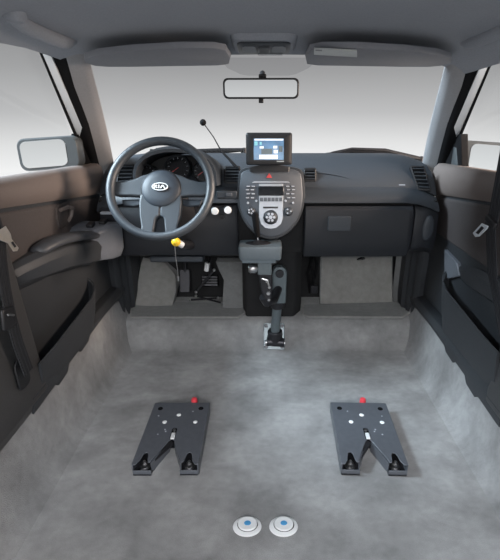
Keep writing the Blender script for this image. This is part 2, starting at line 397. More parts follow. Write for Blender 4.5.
# sill trims, kick panels, B-pillar trims
for s in (-1, 1):
    X = lambda x: s * x
    side = 'driver' if s < 0 else 'passenger'; n = 5 if s < 0 else 6
    dz = 0 if s < 0 else -.05
    # sill plate with stepped lower edge
    prof = [(1.10, .225), (1.25, .232), (1.27, .215), (1.34, .222), (1.36, .245), (1.45, .248), (1.47, .232), (1.54, .238), (1.56, .255), (1.75, .262), (1.95, .255), (2.02, .245)]
    secs = [[(X(.742), y, z + dz), (X(.728), y, z + .004 + dz), (X(.722), y, .285 + dz), (X(.735), y, .31 + dz), (X(.765), y, .318 + dz), (X(.80), y, .315 + dz)] for y, z in prof]
    struct(obj('trim_%d' % n, MB().loft(secs), 'door_hard', bevel=.003), 'dark stepped plastic sill trim under the %s door' % side, 'sill trim')
    # kick panel with two vertical ribs
    secs = []
    for z, xo in ((.12, .006), (.2, .0), (.3, 0), (.45, 0), (.60, -.005), (.72, -.012)):
        q = [(.775, 1.955), (.742 + xo, 1.95), (.728 + xo, 1.965), (.724 + xo, 1.985), (.734 + xo, 2.00), (.722 + xo, 2.015), (.712 + xo, 2.035), (.718 + xo, 2.055), (.70 + xo, 2.075), (.705 + xo, 2.10), (.698 + xo, 2.13), (.70 + xo, 2.25), (.775, 2.25)]
        secs.append([(X(a), b, z) for a, b in q])
    struct(obj('trim_%d' % (n + 2), MB().loft(secs), 'door_hard'), 'dark ribbed kick panel ahead of the %s door' % side, 'kick panel')
    # B-pillar lower trim
    secs = []
    for z, y0, y1, xi in ((.235 + dz, .35, 1.16, .735), (.27 + dz, .40, 1.215, .722), (.34, .50, 1.205, .724), (.5, .62, 1.195, .728), (.75, .74, 1.185, .735), (.95, .80, 1.175, .735), (1.27, .85, 1.15, .70)):
        secs.append([(X(xi), y0, z), (X(xi), y1 - .025, z), (X(xi + .008), y1 - .006, z), (X(xi + .03), y1, z), (X(xi + .06), y1, z), (X(xi + .06), y0, z)])
    struct(obj('trim_%d' % (n + 4), MB().loft(secs), 'pillar_lower'), 'dark centre pillar trim behind the %s door' % side, 'pillar trim')

# ================================================================== DASHBOARD
D = thing('dashboard', 'dark blue-grey car dashboard with glove box, vents and centre stack', 'dashboard', (0, 1.95, .14))
def dsec(x):
    a = abs(x); k = max(0, (a - .56) / .16); zo = -.035 * k * k; yo = .012 * k
    return [(x, y + yo, z + zo) for y, z in ((2.20, .80), (2.20, .925), (2.10, .932), (2.0, .922), (1.93, .90), (1.88, .868), (1.85, .838), (1.832, .812), (1.87, .80), (1.9, .78))]
xs = [-.72, -.68, -.63, -.57, -.45, -.3, -.15, 0, .15, .3, .45, .57, .63, .68, .72]
obj('upper_pad', MB().loft([dsec(x) for x in xs]), 'dash_soft', D)
def lsec(x):
    a = abs(x); k = max(0, (a - .56) / .16); zo = -.045 * k * k; yo = .015 * k
    return [(x, y + yo, z + zo) for y, z in ((1.84, .816), (1.815, .812), (1.785, .795), (1.767, .775), (1.765, .762), (1.79, .756), (1.85, .756))]
obj('lip_right', MB().loft([lsec(x) for x in [.13, .2, .3, .45, .57, .63, .68, .715]]), 'dash_lip', D).name = 'pad_lip'
obj('pad_lip', MB().loft([lsec(x) for x in [-.715, -.68, -.63, -.57, -.45, -.3, -.2, -.12]]), 'dash_lip', D)
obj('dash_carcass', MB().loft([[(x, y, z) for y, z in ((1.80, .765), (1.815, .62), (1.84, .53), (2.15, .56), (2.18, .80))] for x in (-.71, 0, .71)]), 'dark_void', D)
# airbag seam on the passenger pad: a slim raised arc
arc = []
for k in range(15):
    t = k / 14; px = 318 + 54 * t; py = 173 + 13 * t * t + 3 * t
    arc.append(PL(px, py, (0, 1.868, .855), (0, -.82, .57)) + Vector((0, -.002, .001)))
obj('airbag_seam', MB().tube(arc, .0016, 6), 'dash_lip', D)
obj('airbag_print', MB().box(-.013, .013, -.0015, .0015, -.002, .002, TR(PL(402, 185, (0, 1.843, .825), (0, -.82, .57)), rx=-30)), 'button_grey', D)

# glove box
gb = [(y, z) for y, z in ((1.80, .745), (1.765, .748), (1.752, .735), (1.748, .68), (1.752, .60), (1.765, .55), (1.785, .525), (1.82, .52))]
secs = []
for x, k in ((.150, .6), (.156, .0), (.17, -.0), (.4, -.004), (.58, 0), (.596, .0), (.605, .6)):
    secs.append([(x, y + (.012 * k if y < 1.8 else 0), z + (.0 if k <= 0 else -.006 * (1 if z > .63 else -1))) for y, z in gb])
g = obj('glove_box', MB().loft(secs), 'dash_hard', D)
la, lb = P(328, 216, Y=1.748), P(350.5, 231, Y=1.748)
q = rrect(la.x, lb.x, lb.z, la.z, .008)
lt = obj('latch', MB().prism([(a, 1.752, b) for a, b in q], (0, -.012, 0)), 'dash_soft', g, bevel=.003)
obj('latch_recess', MB().prism([(a, 1.7405, b) for a, b in rrect(la.x + .006, lb.x - .006, lb.z + .006, (la.z + lb.z) / 2, .005)], (0, -.0012, 0)), 'dash_soft', lt)
# end cap right of the glove box, with its round cover
secs = []
for x, f in ((.612, 0), (.62, .006), (.66, .0), (.70, -.02), (.722, -.05)):
    secs.append([(x, y - f * .6, z - abs(f) * .4) for y, z in ((1.86, .748), (1.785, .745), (1.766, .72), (1.764, .64), (1.778, .57), (1.82, .54), (1.86, .54))])
ec = obj('end_cap', MB().loft(secs), 'dash_hard', D)
c = P(427, 232, Y=1.757)
obj('speaker_cover', MB().lathe([(.0, .012), (.024, .012), (.03, .008), (.034, 0), (.034, -.01), (0, -.01)], 20, TR((.672, 1.772, .655), rx=90) @ Matrix.Diagonal((.8, 1.7, 1, 1))), 'dash_soft', ec)
# driver side lower panel
secs = []
for x in (-.705, -.69, -.5, -.3, -.14, -.128):
    e_ = .008 if x in (-.705, -.128) else 0
    secs.append([(x, y + (e_ if y < 1.83 else 0), z) for y, z in ((1.86, .752), (1.785, .75), (1.772, .735), (1.768, .66), (1.772, .58), (1.79, .53), (1.83, .512), (1.86, .515))])
lp = obj('knee_panel', MB().loft(secs), 'dash_hard', D)
obj('knee_bolster', MB().box(-.52, -.285, 1.80, 1.86, .492, .518), 'dash_lip', lp, bevel=.006)
# switches
for px, py in ((215, 211), (228, 210)):
    p = P(px, py, Y=1.766)
    b = obj('push_button', MB().lathe([(0, .010), (.013, .010), (.0155, .006), (.0155, -.004), (0, -.004)], 20, TR((p.x, 1.767, p.z), rx=90)), 'button_white', D, label='round white push button')
    obj('button_ring', MB().lathe([(.0155, .004), (.019, .004), (.02, -.003), (.0155, -.003)], 20, TR((p.x, 1.767, p.z), rx=90)), 'black_plastic', b)
p = P(222, 217, Y=1.766)
obj('socket', MB().lathe([(0, .001), (.006, .001), (.007, .006), (.010, .006), (.011, -.003), (0, -.003)], 16, TR((p.x, 1.767, p.z), rx=90)), 'black_plastic', D)
p = P(229, 194, Y=1.78)
sp_ = obj('switch_plate', MB().box(p.x - .05, p.x + .035, 1.766, 1.80, p.z - .016, p.z + .014), 'dash_soft', D, bevel=.004)
obj('rocker', MB().box(p.x - .012, p.x + .014, 1.761, 1.77, p.z - .007, p.z + .007), 'stack_grey', sp_, bevel=.002)
p = P(108, 213, Y=1.76)
obj('trim_strip', MB().box(p.x - .03, p.x + .028, 1.752, 1.775, p.z - .005, p.z + .005), 'button_grey', D, bevel=.002)

# air vents
def vent(cx, cy, cz, wd, h, n, rx, rz, name='air_vent', slant=0, m='black_plastic'):
    M = TR((cx, cy, cz), rx=rx, rz=rz)
    mb = MB(); o1 = rrect(-wd / 2, wd / 2, -h / 2, h / 2, .008); o2 = rrect(-wd / 2 + .006, wd / 2 - .006, -h / 2 + .006, h / 2 - .006, .005)
    sk = lambda a, b: (a + slant * b, b)
    A = [sk(*p) for p in o1]; B = [sk(*p) for p in o2]
    mb.loft([[(a, .02, b) for a, b in A], [(a, -.004, b) for a, b in A], [(a, -.006, b) for a, b in B], [(a, .014, b) for a, b in B]], M=M)
    v = obj(name, mb, m, D)
    for k in range(n):
        z = -h / 2 + h * (k + .8) / (n + .6)
        obj('slat', MB().box(-wd / 2 + .005 + slant * z, wd / 2 - .005 + slant * z, -.004, .010, -.0022, .0022, M @ TR((0, 0, z), rx=-25)), 'stack_dark', v, smooth=False)
    return v
a = P(310, 175, Y=1.855); vent(a.x, 1.860, a.z, .054, .058, 4, -20, 0)
a = P(232, 175, Y=1.855); vent(a.x, 1.860, a.z, .070, .075, 5, -20, 0)
a = P(420, 178, Y=1.87); vent(a.x, 1.862, a.z, .060, .105, 6, -24, -8, slant=-.35)
a = P(126, 174, Y=1.87); vent(a.x, 1.862, a.z, .066, .085, 5, -20, 10, slant=.2)

# instrument hood: an arched shell with three dials
def arch(y, hw, zc, h, z0, n=16):
    return [(-.372 + hw * math.cos(math.pi * k / n), y, z0 + h * math.sin(math.pi * k / n) ** .62) for k in range(n + 1)]
o_ = [arch(y, hw, 0, h, z0) for y, hw, h, z0 in ((1.745, .168, .142, .835), (1.80, .176, .155, .83), (1.92, .178, .142, .82), (2.06, .165, .10, .83))]
i_ = [arch(y, hw, 0, h, z0) for y, hw, h, z0 in ((1.745, .157, .130, .835), (1.80, .160, .133, .83), (1.92, .158, .123, .82))]
mb = MB(); mb.loft(o_, closed=False); mb.loft(i_, closed=False)
mb.loft([o_[0], i_[0]], closed=False)
hood = obj('instrument_hood', mb, 'dash_soft', D)
obj('hood_back', MB().prism(arch(1.90, .157, 0, .126, .815), (0, .01, 0)), 'black_plastic', hood)
for px, py, r in ((178, 168, .052), (147, 175, .042), (203, 172, .042)):
    p = P(px, py, Y=1.84)
    M = TR((p.x, 1.845, p.z), rx=78)
    d = obj('gauge', MB().lathe([(0, 0), (r * .9, 0), (r * .93, .016), (r, .02), (r * 1.05, .014), (r * 1.05, -.05), (0, -.05)], 28, M), 'stack_dark', D)
    obj('dial_face', MB().lathe([(0, .003), (r * .88, .003), (r * .88, .001), (0, .001)], 24, M), 'lcd', d)
    tk = MB()
    for k in range(11):
        t = math.radians(225 - 27 * k)
        tk.box(r * .68, r * .82, -.0009, .0009, .0034, .0042, M @ Matrix.Rotation(t, 4, 'Z'))
    obj('dial_ticks', tk, 'button_grey', d, smooth=False)
    obj('needle', MB().box(-.002, r * .62, -.0011, .0011, .004, .005, M @ Matrix.Rotation(math.radians(215), 4, 'Z')), 'lamp_red', d, smooth=False)

# centre stack on a tilted plane
p0 = P(270, 165, Y=1.80); p1 = P(270, 245, Y=1.715)
up_ = (p0 - p1).normalized(); nS = Vector((1, 0, 0)).cross(up_).normalized()   # towards the cabin
if nS.y > 0: nS = -nS
SP = lambda px, py, d=0: PL(px, py, p0, nS) + nS * d
def outline(sc, cx=270.5, cy=205, top=166):
    pts = [(239, top), (271, top - 1), (303, top), (305, 180), (306, 196), (304.5, 208), (300, 220), (292, 231), (282, 238), (271, 240.5), (260, 238), (250, 231), (242, 220), (237.5, 208), (236, 196), (237, 180)]
    for _ in range(2):
        q = []
        for i, a in enumerate(pts):
            b = pts[(i + 1) % len(pts)]
            q += [(a[0] * .75 + b[0] * .25, a[1] * .75 + b[1] * .25), (a[0] * .25 + b[0] * .75, a[1] * .25 + b[1] * .75)]
        pts = q
    return [(cx + (x - cx) * sc, cy + (y - cy) * sc) for x, y in pts]
cs = obj('centre_stack', MB().loft([[SP(x, y, -.10) for x, y in outline(1.0)], [SP(x, y, -.012) for x, y in outline(.99)], [SP(x, y, -.004) for x, y in outline(.97)], [SP(x, y, -.002) for x, y in outline(.92)]]), 'stack_dark', D)
obj('stack_panel', MB().loft([[SP(x, y, -.004) for x, y in outline(.92)], [SP(x, y, .004) for x, y in outline(.905)], [SP(x, y, .006) for x, y in outline(.885)]]), 'stack_grey', cs)
def plate(pts, h0, h1, name, m, par=cs, bevel=0.0015):
    return obj(name, MB().prism([SP(x, y, h0) for x, y in pts], nS * (h1 - h0)), m, par, bevel=bevel)
tongue = [(259, 184), (283, 184), (283, 218), (281, 224), (276.5, 228), (271, 229), (265, 228), (261, 224), (259, 218)]
plate(tongue[::-1], .004, .010, 'tongue_panel', 'stack_silver')
plate([(258.5, 196), (283.5, 196), (283.5, 186.5), (258.5, 186.5)], .008, .0115, 'radio_display', 'lcd')
for k in range(6):
    x = 260 + k * 3.8; plate([(x, 201.5), (x + 3.2, 201.5), (x + 3.2, 197.8), (x, 197.8)], .009, .0125, 'radio_button', 'stack_grey', bevel=.0008)
plate([(263, 208.5), (278, 208.5), (278, 206.8), (263, 206.8)], .009, .0112, 'disc_slot', 'black_plastic', bevel=0)
plate([(252, 183), (290, 183), (288, 181.5), (254, 181.5)], .005, .008, 'top_strip', 'stack_silver', bevel=0)
RS = Matrix((Vector((1, 0, 0)), up_, nS)).transposed().to_4x4()
def dial(px, py, r, name, m, m2, nb, h=.016):
    M = Matrix.Translation(SP(px, py, .004)) @ RS
    d = obj(name, MB().lathe([(0, h), (r * .72, h), (r * .86, h * .8), (r, h * .4), (r * 1.05, 0), (0, 0)], 24, M), m, cs)
    for k in range(nb):
        t = 2 * math.pi * k / nb
        obj('dial_key', MB().lathe([(0, h + .002), (r * .17, h + .002), (r * .2, h - .001), (0, h - .001)], 10, M @ Matrix.Translation((r * .5 * math.cos(t), r * .5 * math.sin(t), 0))), m2, d)
    return d
dk = dial(270.5, 217.5, .029, 'climate_dial', 'stack_dark', 'button_grey', 6)
obj('dial_ring', MB().lathe([(.029, .004), (.030, .008), (.033, .008), (.034, .002), (.029, .002)], 28, Matrix.Translation(SP(270.5, 217.5, .006)) @ RS), 'stack_silver', dk)
obj('dial_key', MB().lathe([(0, .019), (.007, .019), (.008, .015), (0, .015)], 12, Matrix.Translation(SP(270.5, 217.5, .004)) @ RS), 'button_grey', dk)
dial(251, 211.5, .018, 'volume_dial', 'stack_dark', 'button_grey', 5, .012)
dial(288.5, 211.5, .018, 'tuning_dial', 'stack_dark', 'button_grey', 3, .012)
p = SP(288.0, 208.5, .020)
for rows, x0, sx in (((186.5, 190, 194, 198), 255.5, -1), ((186.5, 190, 194, 198), 285.5, 1)):
    for r_, y in enumerate(rows):
        for c_ in range(2):
            x = x0 + sx * (2.2 + 5.0 * c_ + .8 * (r_ % 2))
            plate([(x - 1.9, y + .9), (x + 1.9, y + .9), (x + 1.9, y - .9), (x - 1.9, y - .9)], .005, .0085, 'stack_button', 'stack_dark' , bevel=.0006)
            plate([(x - 1.6, y + .5), (x + 1.6, y + .5), (x + 1.6, y - .5), (x - 1.6, y - .5)], .0084, .0092, 'button_mark', 'button_grey', bevel=0)
for px, py in ((256.3, 201), (285.5, 201), (248, 203), (293, 203)):
    obj('stack_button', MB().lathe([(0, .006), (.004, .006), (.005, 0), (0, 0)], 12, Matrix.Translation(SP(px, py, .005)) @ RS), 'button_grey', cs)
plate([(266.2, 178), (272.2, 178), (269.2, 173.6)], .004, .0085, 'hazard_switch', 'lamp_red', bevel=.0006)

# lower centre console / tunnel
tn = [(-.13, 1.90), (-.11, 1.83), (.13, 1.83), (.17, 1.90), (.19, 2.3), (-.15, 2.3)]
secs = [[(x * k, y + dy, z) for x, y in tn] for z, k, dy in ((.12, 1, .17), (.2, 1, .13), (.4, .95, .05), (.60, .95, .02))]
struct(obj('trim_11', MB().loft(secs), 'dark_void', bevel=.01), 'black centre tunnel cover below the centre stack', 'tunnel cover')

# ================================================================== STEERING WHEEL
WC = P(160.5, 188, Y=1.54); TILT = 60
SW = thing('steering_wheel', 'dark three-spoke steering wheel with oval emblem on its hub', 'steering wheel', tuple(WC))
WM = TR(WC, rx=TILT)         # local z towards the driver, local y up the wheel
R = .178; EM = Matrix.Diagonal((.9, .9, 1, 1))
ring = [(R * math.cos(2 * math.pi * k / 64), R * math.sin(2 * math.pi * k / 64)) for k in range(64)]
secs = []
for x, y in ring + ring[:1]:
    n = Vector((x, y, 0)).normalized()
    secs.append([Vector((x, y, 0)) + n * .0155 * math.cos(a) + Vector((0, 0, .0165 * math.sin(a))) for a in [2 * math.pi * j / 12 for j in range(12)]])
obj('rim', MB().loft(secs, cap=False, M=WM), 'wheel_leather', SW)
def wprism(pts, z0, z1, name, m, par, bevel=.004, seg=2):
    return obj(name, MB().prism([(x, y, z0) for x, y in pts], (0, 0, z1 - z0), WM), m, par, bevel=bevel, seg=seg)
HD = -.028
hub = obj('hub', MB().lathe([(0, .034 + HD), (.04, .033 + HD), (.062, .029 + HD), (.070, .022 + HD), (.073, HD + .008), (.07, -.03 + HD), (0, -.03 + HD)], 40, WM), 'wheel_pad', SW)
for sgn in (-1, 1):
    pts = [(sgn * x, y) for x, y in ((.030, .062), (.07, .050), (.10, .036), (.135, .026), (.170, .030), (.174, -.018), (.150, -.026), (.105, -.026), (.06, -.030), (.045, -.02))]
    sp1 = wprism(pts[::sgn], -.030, -.006, 'spoke', 'wheel_leather', SW, .006, 3)
    pts = [(sgn * x, y) for x, y in ((.07, -.032), (.145, -.034), (.138, -.056), (.10, -.06), (.075, -.055))]
    wprism(pts[::sgn], -.036, -.024, 'spoke_recess', 'wheel_pad', sp1)
    pts = [(sgn * x, y) for x, y in ((.072, -.02), (.076, -.05), (.072, -.10), (.064, -.140), (.070, -.164), (.030, -.174), (.020, -.158), (.017, -.13), (.015, -.112), (.009, -.104), (.0, -.101), (.0, -.02))]
    wprism(pts[::sgn], -.030, -.004, 'spoke', 'wheel_leather', SW, .006, 3)
wprism([(-.037, -.165), (.037, -.165), (.04, -.176), (-.04, -.176)], -.022, -.004, 'lower_bridge', 'wheel_pad', SW)
wprism([(-.03, -.155), (.03, -.155), (.03, -.075), (-.03, -.075)], -.05, -.036, 'lower_spoke_recess', 'wheel_pad', SW)
obj('pad_seam', MB().loft([[(r * math.cos(2 * math.pi * k / 40), r * math.sin(2 * math.pi * k / 40), z + HD) for k in range(40)] for r, z in ((.0695, .0235), (.0715, .0222), (.0735, .0185), (.0715, .018), (.0695, .0235))], cap=False, M=WM), 'black_plastic', hub)
# emblem: oval ring with the three letters
em = obj('emblem', MB().loft([[(a, b, z) for a, b in circ(r, 32, 0, .002, r2)] for r, r2, z in ((.031, .0155, .030 + HD), (.031, .0155, .0365 + HD), (.0295, .014, .038 + HD), (.0275, .012, .0365 + HD))] , M=WM @ EM), 'black_plastic', hub)
obj('emblem_ring', MB().loft([[(a, b, z) for a, b in circ(r, 32, 0, .002, r2)] for r, r2, z in ((.0315, .016, .034 + HD), (.0315, .016, .039 + HD), (.0285, .0133, .039 + HD), (.0285, .0133, .034 + HD), (.0315, .016, .034 + HD))], cap=False, M=WM @ EM), 'button_white', em)
def strokes(lst, name):
    mb = MB()
    for (x0, y0), (x1, y1), wd in lst:
        d = Vector((x1 - x0, y1 - y0, 0)).normalized() * 1; nn = Vector((-d.y, d.x, 0)) * wd / 2
        a, b = Vector((x0, y0 + .002, .0365 + HD)), Vector((x1, y1 + .002, .0365 + HD))
        mb.prism([a - nn, b - nn, b + nn, a + nn], (0, 0, .0028), WM @ EM)
    obj(name, mb, 'button_white', em, smooth=False)
h = .0068
strokes([((-.0215, -h), (-.0215, h), .0042), ((-.0195, -.0004), (-.0118, h - .0008), .0032), ((-.0182, .0006), (-.0108, -h + .001), .0034)], 'letter_k')
strokes([((-.0045, -h), (-.0045, h), .0044)], 'letter_i')
strokes([((.0025, -h), (.0105, h - .0008), .0042), ((.0100, h - .0008), (.0200, -h), .0042)], 'letter_a')

# column shroud belongs to the dashboard
secs = []
for t, r1, r2 in ((-.03, .055, .05), (-.08, .07, .06), (-.16, .075, .07), (-.26, .08, .075)):
    secs.append([(r1 * math.cos(2 * math.pi * k / 20), r2 * math.sin(2 * math.pi * k / 20) - .01, t) for k in range(20)])
obj('column_shroud', MB().loft(secs, M=WM), 'black_plastic', D)
for sgn in (-1, 1):
    obj('column_stalk', MB().tube([(sgn * .05, .0, -.06), (sgn * .11, .015, -.055), (sgn * .15, .02, -.05)], [.007, .007, .009], 8, WM), 'black_plastic', D)

# yellow pull knob with hanging wire
kp = P(176, 242, Y=1.70)
K = thing('pull_knob', 'yellow ball knob with thin hanging wire under the steering wheel', 'knob', tuple(kp))
obj('ball', MB().lathe([(0, .019), (.008, .018), (.015, .013), (.0195, .003), (.019, -.006), (.013, -.015), (.006, -.018), (0, -.018)], 20, TR(kp, rx=60)), 'yellow_plastic', K, sub=1)
obj('collar', MB().tube([kp + Vector((.008, .012, -.008)), kp + Vector((.022, .022, -.020))], [.013, .014], 14), 'white_plastic', K)
obj('shaft', MB().tube([kp + Vector((.02, .02, -.018)), kp + Vector((.045, .08, -.035))], [.018, .02], 14), 'dark_metal', K)
wire = [kp + Vector((-.006, .0, -.015)), kp + Vector((-.007, .003, -.07)), kp + Vector((-.004, .008, -.13)), kp + Vector((-.005, .01, -.155))]
obj('wire', MB().tube(wire, .0016, 6), 'steel', K)
obj('wire_end', MB().tube([wire[-1], wire[-1] + Vector((0, 0, -.02))], [.005, .004], 8), 'steel', K)

# ================================================================== THINGS ON THE DASH
mp = P(269, 149, Y=1.74)
MN = thing('display_monitor', 'small black touch-screen monitor standing on the centre of the dashboard', 'monitor', (mp.x, 1.80, .925))
MM = TR((mp.x, 1.74, mp.z), rx=-8)
def xz(pts, y): return [(a, y, b) for a, b in pts]
obj('housing', MB().loft([xz(rrect(-.080, .080, -.050, .050, .008), .035), xz(rrect(-.088, .088, -.059, .059, .008), .012), xz(rrect(-.089, .089, -.060, .060, .008), -.006), xz(rrect(-.085, .085, -.056, .056, .008), -.012)], M=MM), 'black_plastic', MN)
bez = obj('bezel', MB().loft([xz(rrect(-.084, .084, -.055, .055, .006), -.0115), xz(rrect(-.080, .080, -.051, .051, .005), -.014), xz(rrect(-.060, .058, -.042, .039, .003), -.0135), xz(rrect(-.060, .058, -.042, .039, .003), -.0115)], M=MM), 'black_plastic', MN)
scr = obj('screen', MB().box(-.059, .057, -.0128, -.0118, -.041, .038, MM), 'screen_blue', MN, smooth=False)
for nm, x0, x1, z0, z1, m in (('screen_bar', -.056, .055, .030, .0365, 'screen_light'), ('screen_tile', -.056, -.044, .012, .027, 'screen_cyan'), ('screen_tile', -.036, -.028, .014, .025, 'screen_cyan'), ('screen_tile', -.036, -.020, .001, .009, 'screen_light'), ('screen_tile', .016, .032, .001, .011, 'screen_light'), ('screen_tile', .018, .034, -.017, -.004, 'screen_light'), ('screen_tile', -.030, .012, -.020, .0, 'screen_dark'), ('screen_tile', .038, .052, -.012, .010, 'screen_dark'), ('screen_panel', -.038, .034, -.038, -.022, 'screen_light')):
    obj(nm, MB().box(x0, x1, -.0133, -.0126, z0, z1, MM), m, scr, smooth=False)
obj('badge', MB().box(.03, .058, -.0146, -.0128, -.049, -.045, MM), 'label_print', bez, smooth=False)
obj('stand', MB().loft([[(mp.x + a, 1.795 + b, .885) for a, b in rrect(-.08, .085, -.012, .04, .01)], [(mp.x + a, 1.795 + b, .902) for a, b in rrect(-.08, .085, -.012, .03, .01)], [(mp.x + a, 1.785 + b, .915) for a, b in rrect(-.03, .03, -.012, .02, .008)], [(mp.x + a, 1.775 + b, .95) for a, b in rrect(-.025, .025, -.01, .015, .006)]]), 'black_plastic', MN)

# gooseneck microphone
mh, mbp = P(203, 122.5, Y=1.86), P(236, 167, Y=1.84)
G = thing('gooseneck_microphone', 'thin gooseneck microphone with black foam ball rising from the dash', 'microphone', tuple(mbp))
mid = [P(207, 128, Y=1.86), P(213.5, 137, Y=1.858), P(219, 147, Y=1.853), P(223, 153, Y=1.85)]
obj('foam_ball', MB().lathe([(0, .0135), (.007, .0115), (.012, .006), (.0135, 0), (.012, -.006), (.007, -.0115), (0, -.0135)], 16, TR(mh)), 'black_rubber', G)
obj('neck', MB().tube([mh] + mid, [.002, .002, .0022, .0026, .003], 8), 'black_plastic', G)
obj('stem', MB().tube([mid[-1], P(229, 159, Y=1.845), mbp], [.0045, .0055, .0075], 10), 'black_plastic', G)

# rear-view mirror
mc = P(261, 88.5, Y=1.60)
RM = thing('rear_view_mirror', 'rear-view mirror with black rim hanging at the top of the windscreen', 'mirror', tuple(mc + Vector((0, .03, .06))))
M = TR(mc, rx=2.2, rz=-2)
obj('housing', MB().loft([xz(rrect(-.10, .10, -.02, .02, .014), .03), xz(rrect(-.127, .127, -.033, .033, .016), .012), xz(rrect(-.129, .129, -.0325, .0325, .016), -.004), xz(rrect(-.1265, .1265, -.030, .030, .015), -.007)], M=M), 'black_plastic', RM)
obj('glass', MB().loft([xz(rrect(-.1225, .1225, -.0265, .0265, .013), -.0065), xz(rrect(-.1225, .1225, -.0265, .0265, .013), -.008)], M=M), 'mirror_glass', RM, smooth=False)
obj('mount', MB().loft([xz(rrect(-.012, .014, -.012, .012, .004), 0), xz(rrect(-.012, .014, -.010, .010, .004), .05)], M=TR(mc + Vector((.004, .01, .034)))), 'black_plastic', RM, bevel=.002)
obj('mount_arm', MB().tube([mc + Vector((.004, .02, .0)), mc + Vector((.004, .04, .03)), mc + Vector((.004, .10, .055))], [.008, .008, .010], 10), 'black_plastic', RM)
obj('dip_tab', MB().box(-.008, .008, -.006, .01, -.046, -.032, M), 'black_plastic', RM, bevel=.002)

# sun visors
def visor(s):
    side = 'driver' if s < 0 else 'passenger'
    T = thing('sun_visor', 'grey sun visor folded up against the headliner, ' + ('above the steering wheel' if s < 0 else 'with a pale printed label'), 'sun visor', (s * .36, 1.5, 1.30), 'folded sun visors')
    out = [(.125, 1.43), (.155, 1.405), (.25, 1.395), (.40, 1.405), (.50, 1.425), (.555, 1.46), (.575, 1.505), (.565, 1.545), (.53, 1.57), (.44, 1.592), (.30, 1.608), (.16, 1.615), (.13, 1.60), (.118, 1.52)]
    def ring(k, dz):
        cx, cy_ = .34, 1.505; r = []
        for x, y in out:
            xx, yy = cx + (x - cx) * k[0], cy_ + (y - cy_) * k[1]
            z = 1.302 - (yy - 1.40) * .115 - .016 * (xx / .55) ** 2
            r.append((s * xx, yy, z + dz))
        return r
    b = obj('panel', MB().loft([ring((.96, .90), .0), ring((1, 1), -.003), ring((1.005, 1.01), -.011), ring((.995, .985), -.019), ring((.96, .90), -.022)]), 'visor_vinyl', T)
    obj('pivot', MB().tube([(s * .15, 1.612, 1.27), (s * .185, 1.614, 1.268)], [.008, .008], 8), 'pillar_trim', T)
    if s > 0:
        q = [PL(x, y, (0, 1.47, 1.269), (0, .115, 1)) for x, y in ((314, 47.5), (357, 49.5), (357, 56), (314, 53.5))]
        obj('printed_label', MB().prism(q, (0, -.001, -.0035)), 'label_print', T, smooth=False, label='pale grey printed label')
        q = [PL(x, y, (0, 1.47, 1.269), (0, .115, 1)) for x, y in ((315.5, 48.3), (322, 48.6), (322, 49.8), (315.5, 49.5))]
        obj('label_mark', MB().prism(q, (0, -.0015, -.0042)), 'visor_vinyl', T, smooth=False)
visor(-1); visor(1)

# overhead map lamp console
oc = P(264, 49, Y=1.53)
OC = thing('overhead_console', 'dark map-lamp console in the headliner between the sun visors', 'map lamp', (oc.x, 1.53, 1.32))
MO = TR((oc.x, 1.525, 1.302), rx=-9)
obj('console_body', MB().loft([[(a, b, z) for a, b in rrect(-w_, w_, -h_, h_, .03, 5)] for w_, h_, z in ((.105, .078, .03), (.100, .074, .006), (.092, .068, -.004))], M=MO), 'headliner', OC)
inner = obj('lamp_panel', MB().loft([[(a, b, z) for a, b in rrect(-w_, w_, -h_, h_, .02, 5)] for w_, h_, z in ((.082, .056, -.003), (.082, .056, -.007), (.078, .052, -.009))], M=MO), 'stack_dark', OC)
for x0, x1 in ((-.068, -.024), (.024, .068)):
    obj('lamp_lens', MB().loft([[(a, b, z) for a, b in rrect(x0, x1, -.034, .03, .012, 4)] for z in (-.006, -.011)], M=MO), 'stack_grey', inner, bevel=.002)
obj('sunglass_catch', MB().box(-.02, .06, .050, .057, -.012, -.004, MO), 'lens_clear', OC, bevel=.002)
obj('lamp_switch', MB().box(-.018, .018, -.024, .03, -.013, -.006, MO), 'stack_dark', inner, bevel=.003)

# roof grab handles
for s in (-1, 1):
    T = thing('grab_handle', 'grey grab handle moulded along the roof edge above the %s door' % ('driver' if s < 0 else 'passenger'), 'grab handle', (s * .56, 1.28, 1.30), 'roof grab handles')
    pth = [(.600, 1.16, 1.330), (.604, 1.19, 1.316), (.604, 1.24, 1.307), (.600, 1.32, 1.302), (.594, 1.39, 1.298), (.590, 1.43, 1.302), (.586, 1.455, 1.312)]
    obj('grip', MB().tube([(s * x, y, z) for x, y, z in pth], [.018, .02, .02, .02, .02, .02, .018], 10), 'headliner', T)
    for y in (1.165, 1.45):
        obj('mounting_cap', MB().lathe([(0, -.02), (.02, -.018), (.026, -.008), (.027, .015), (0, .015)], 14, TR((s * .595, y, 1.322))), 'headliner', T)

# wipers outside the windscreen
for pts, lab in ((((326, 152.8), (352, 150.2), (385, 151.2), (424, 157.8)), 'black wiper with arm lying along the screen base ahead of the glove box'),
                 (((150, 149), (190, 152), (222, 150.8), (246, 149.2)), 'black wiper lying along the screen base ahead of the steering wheel')):
    a = [P(x, y, Y=2.33) for x, y in pts]
    W = thing('windscreen_wiper', lab, 'wiper', tuple(a[0]), 'wipers on the windscreen')
    obj('blade', MB().tube([p + Vector((0, 0, -.006)) for p in a], [.006, .008, .008, .005], 6), 'black_rubber', W)
    obj('arm', MB().tube([a[0] + Vector((.03, .01, .0)), a[1] + Vector((0, .0, .008)), a[2] + Vector((0, 0, .006)), a[3] + Vector((-.02, .0, -.004))], [.005, .006, .008, .01], 6), 'black_plastic', W)
    obj('pivot', MB().lathe([(0, .02), (.016, .016), (.02, -.03), (0, -.03)], 12, TR(a[3] + Vector((-.01, .01, -.012)))), 'black_plastic', W)
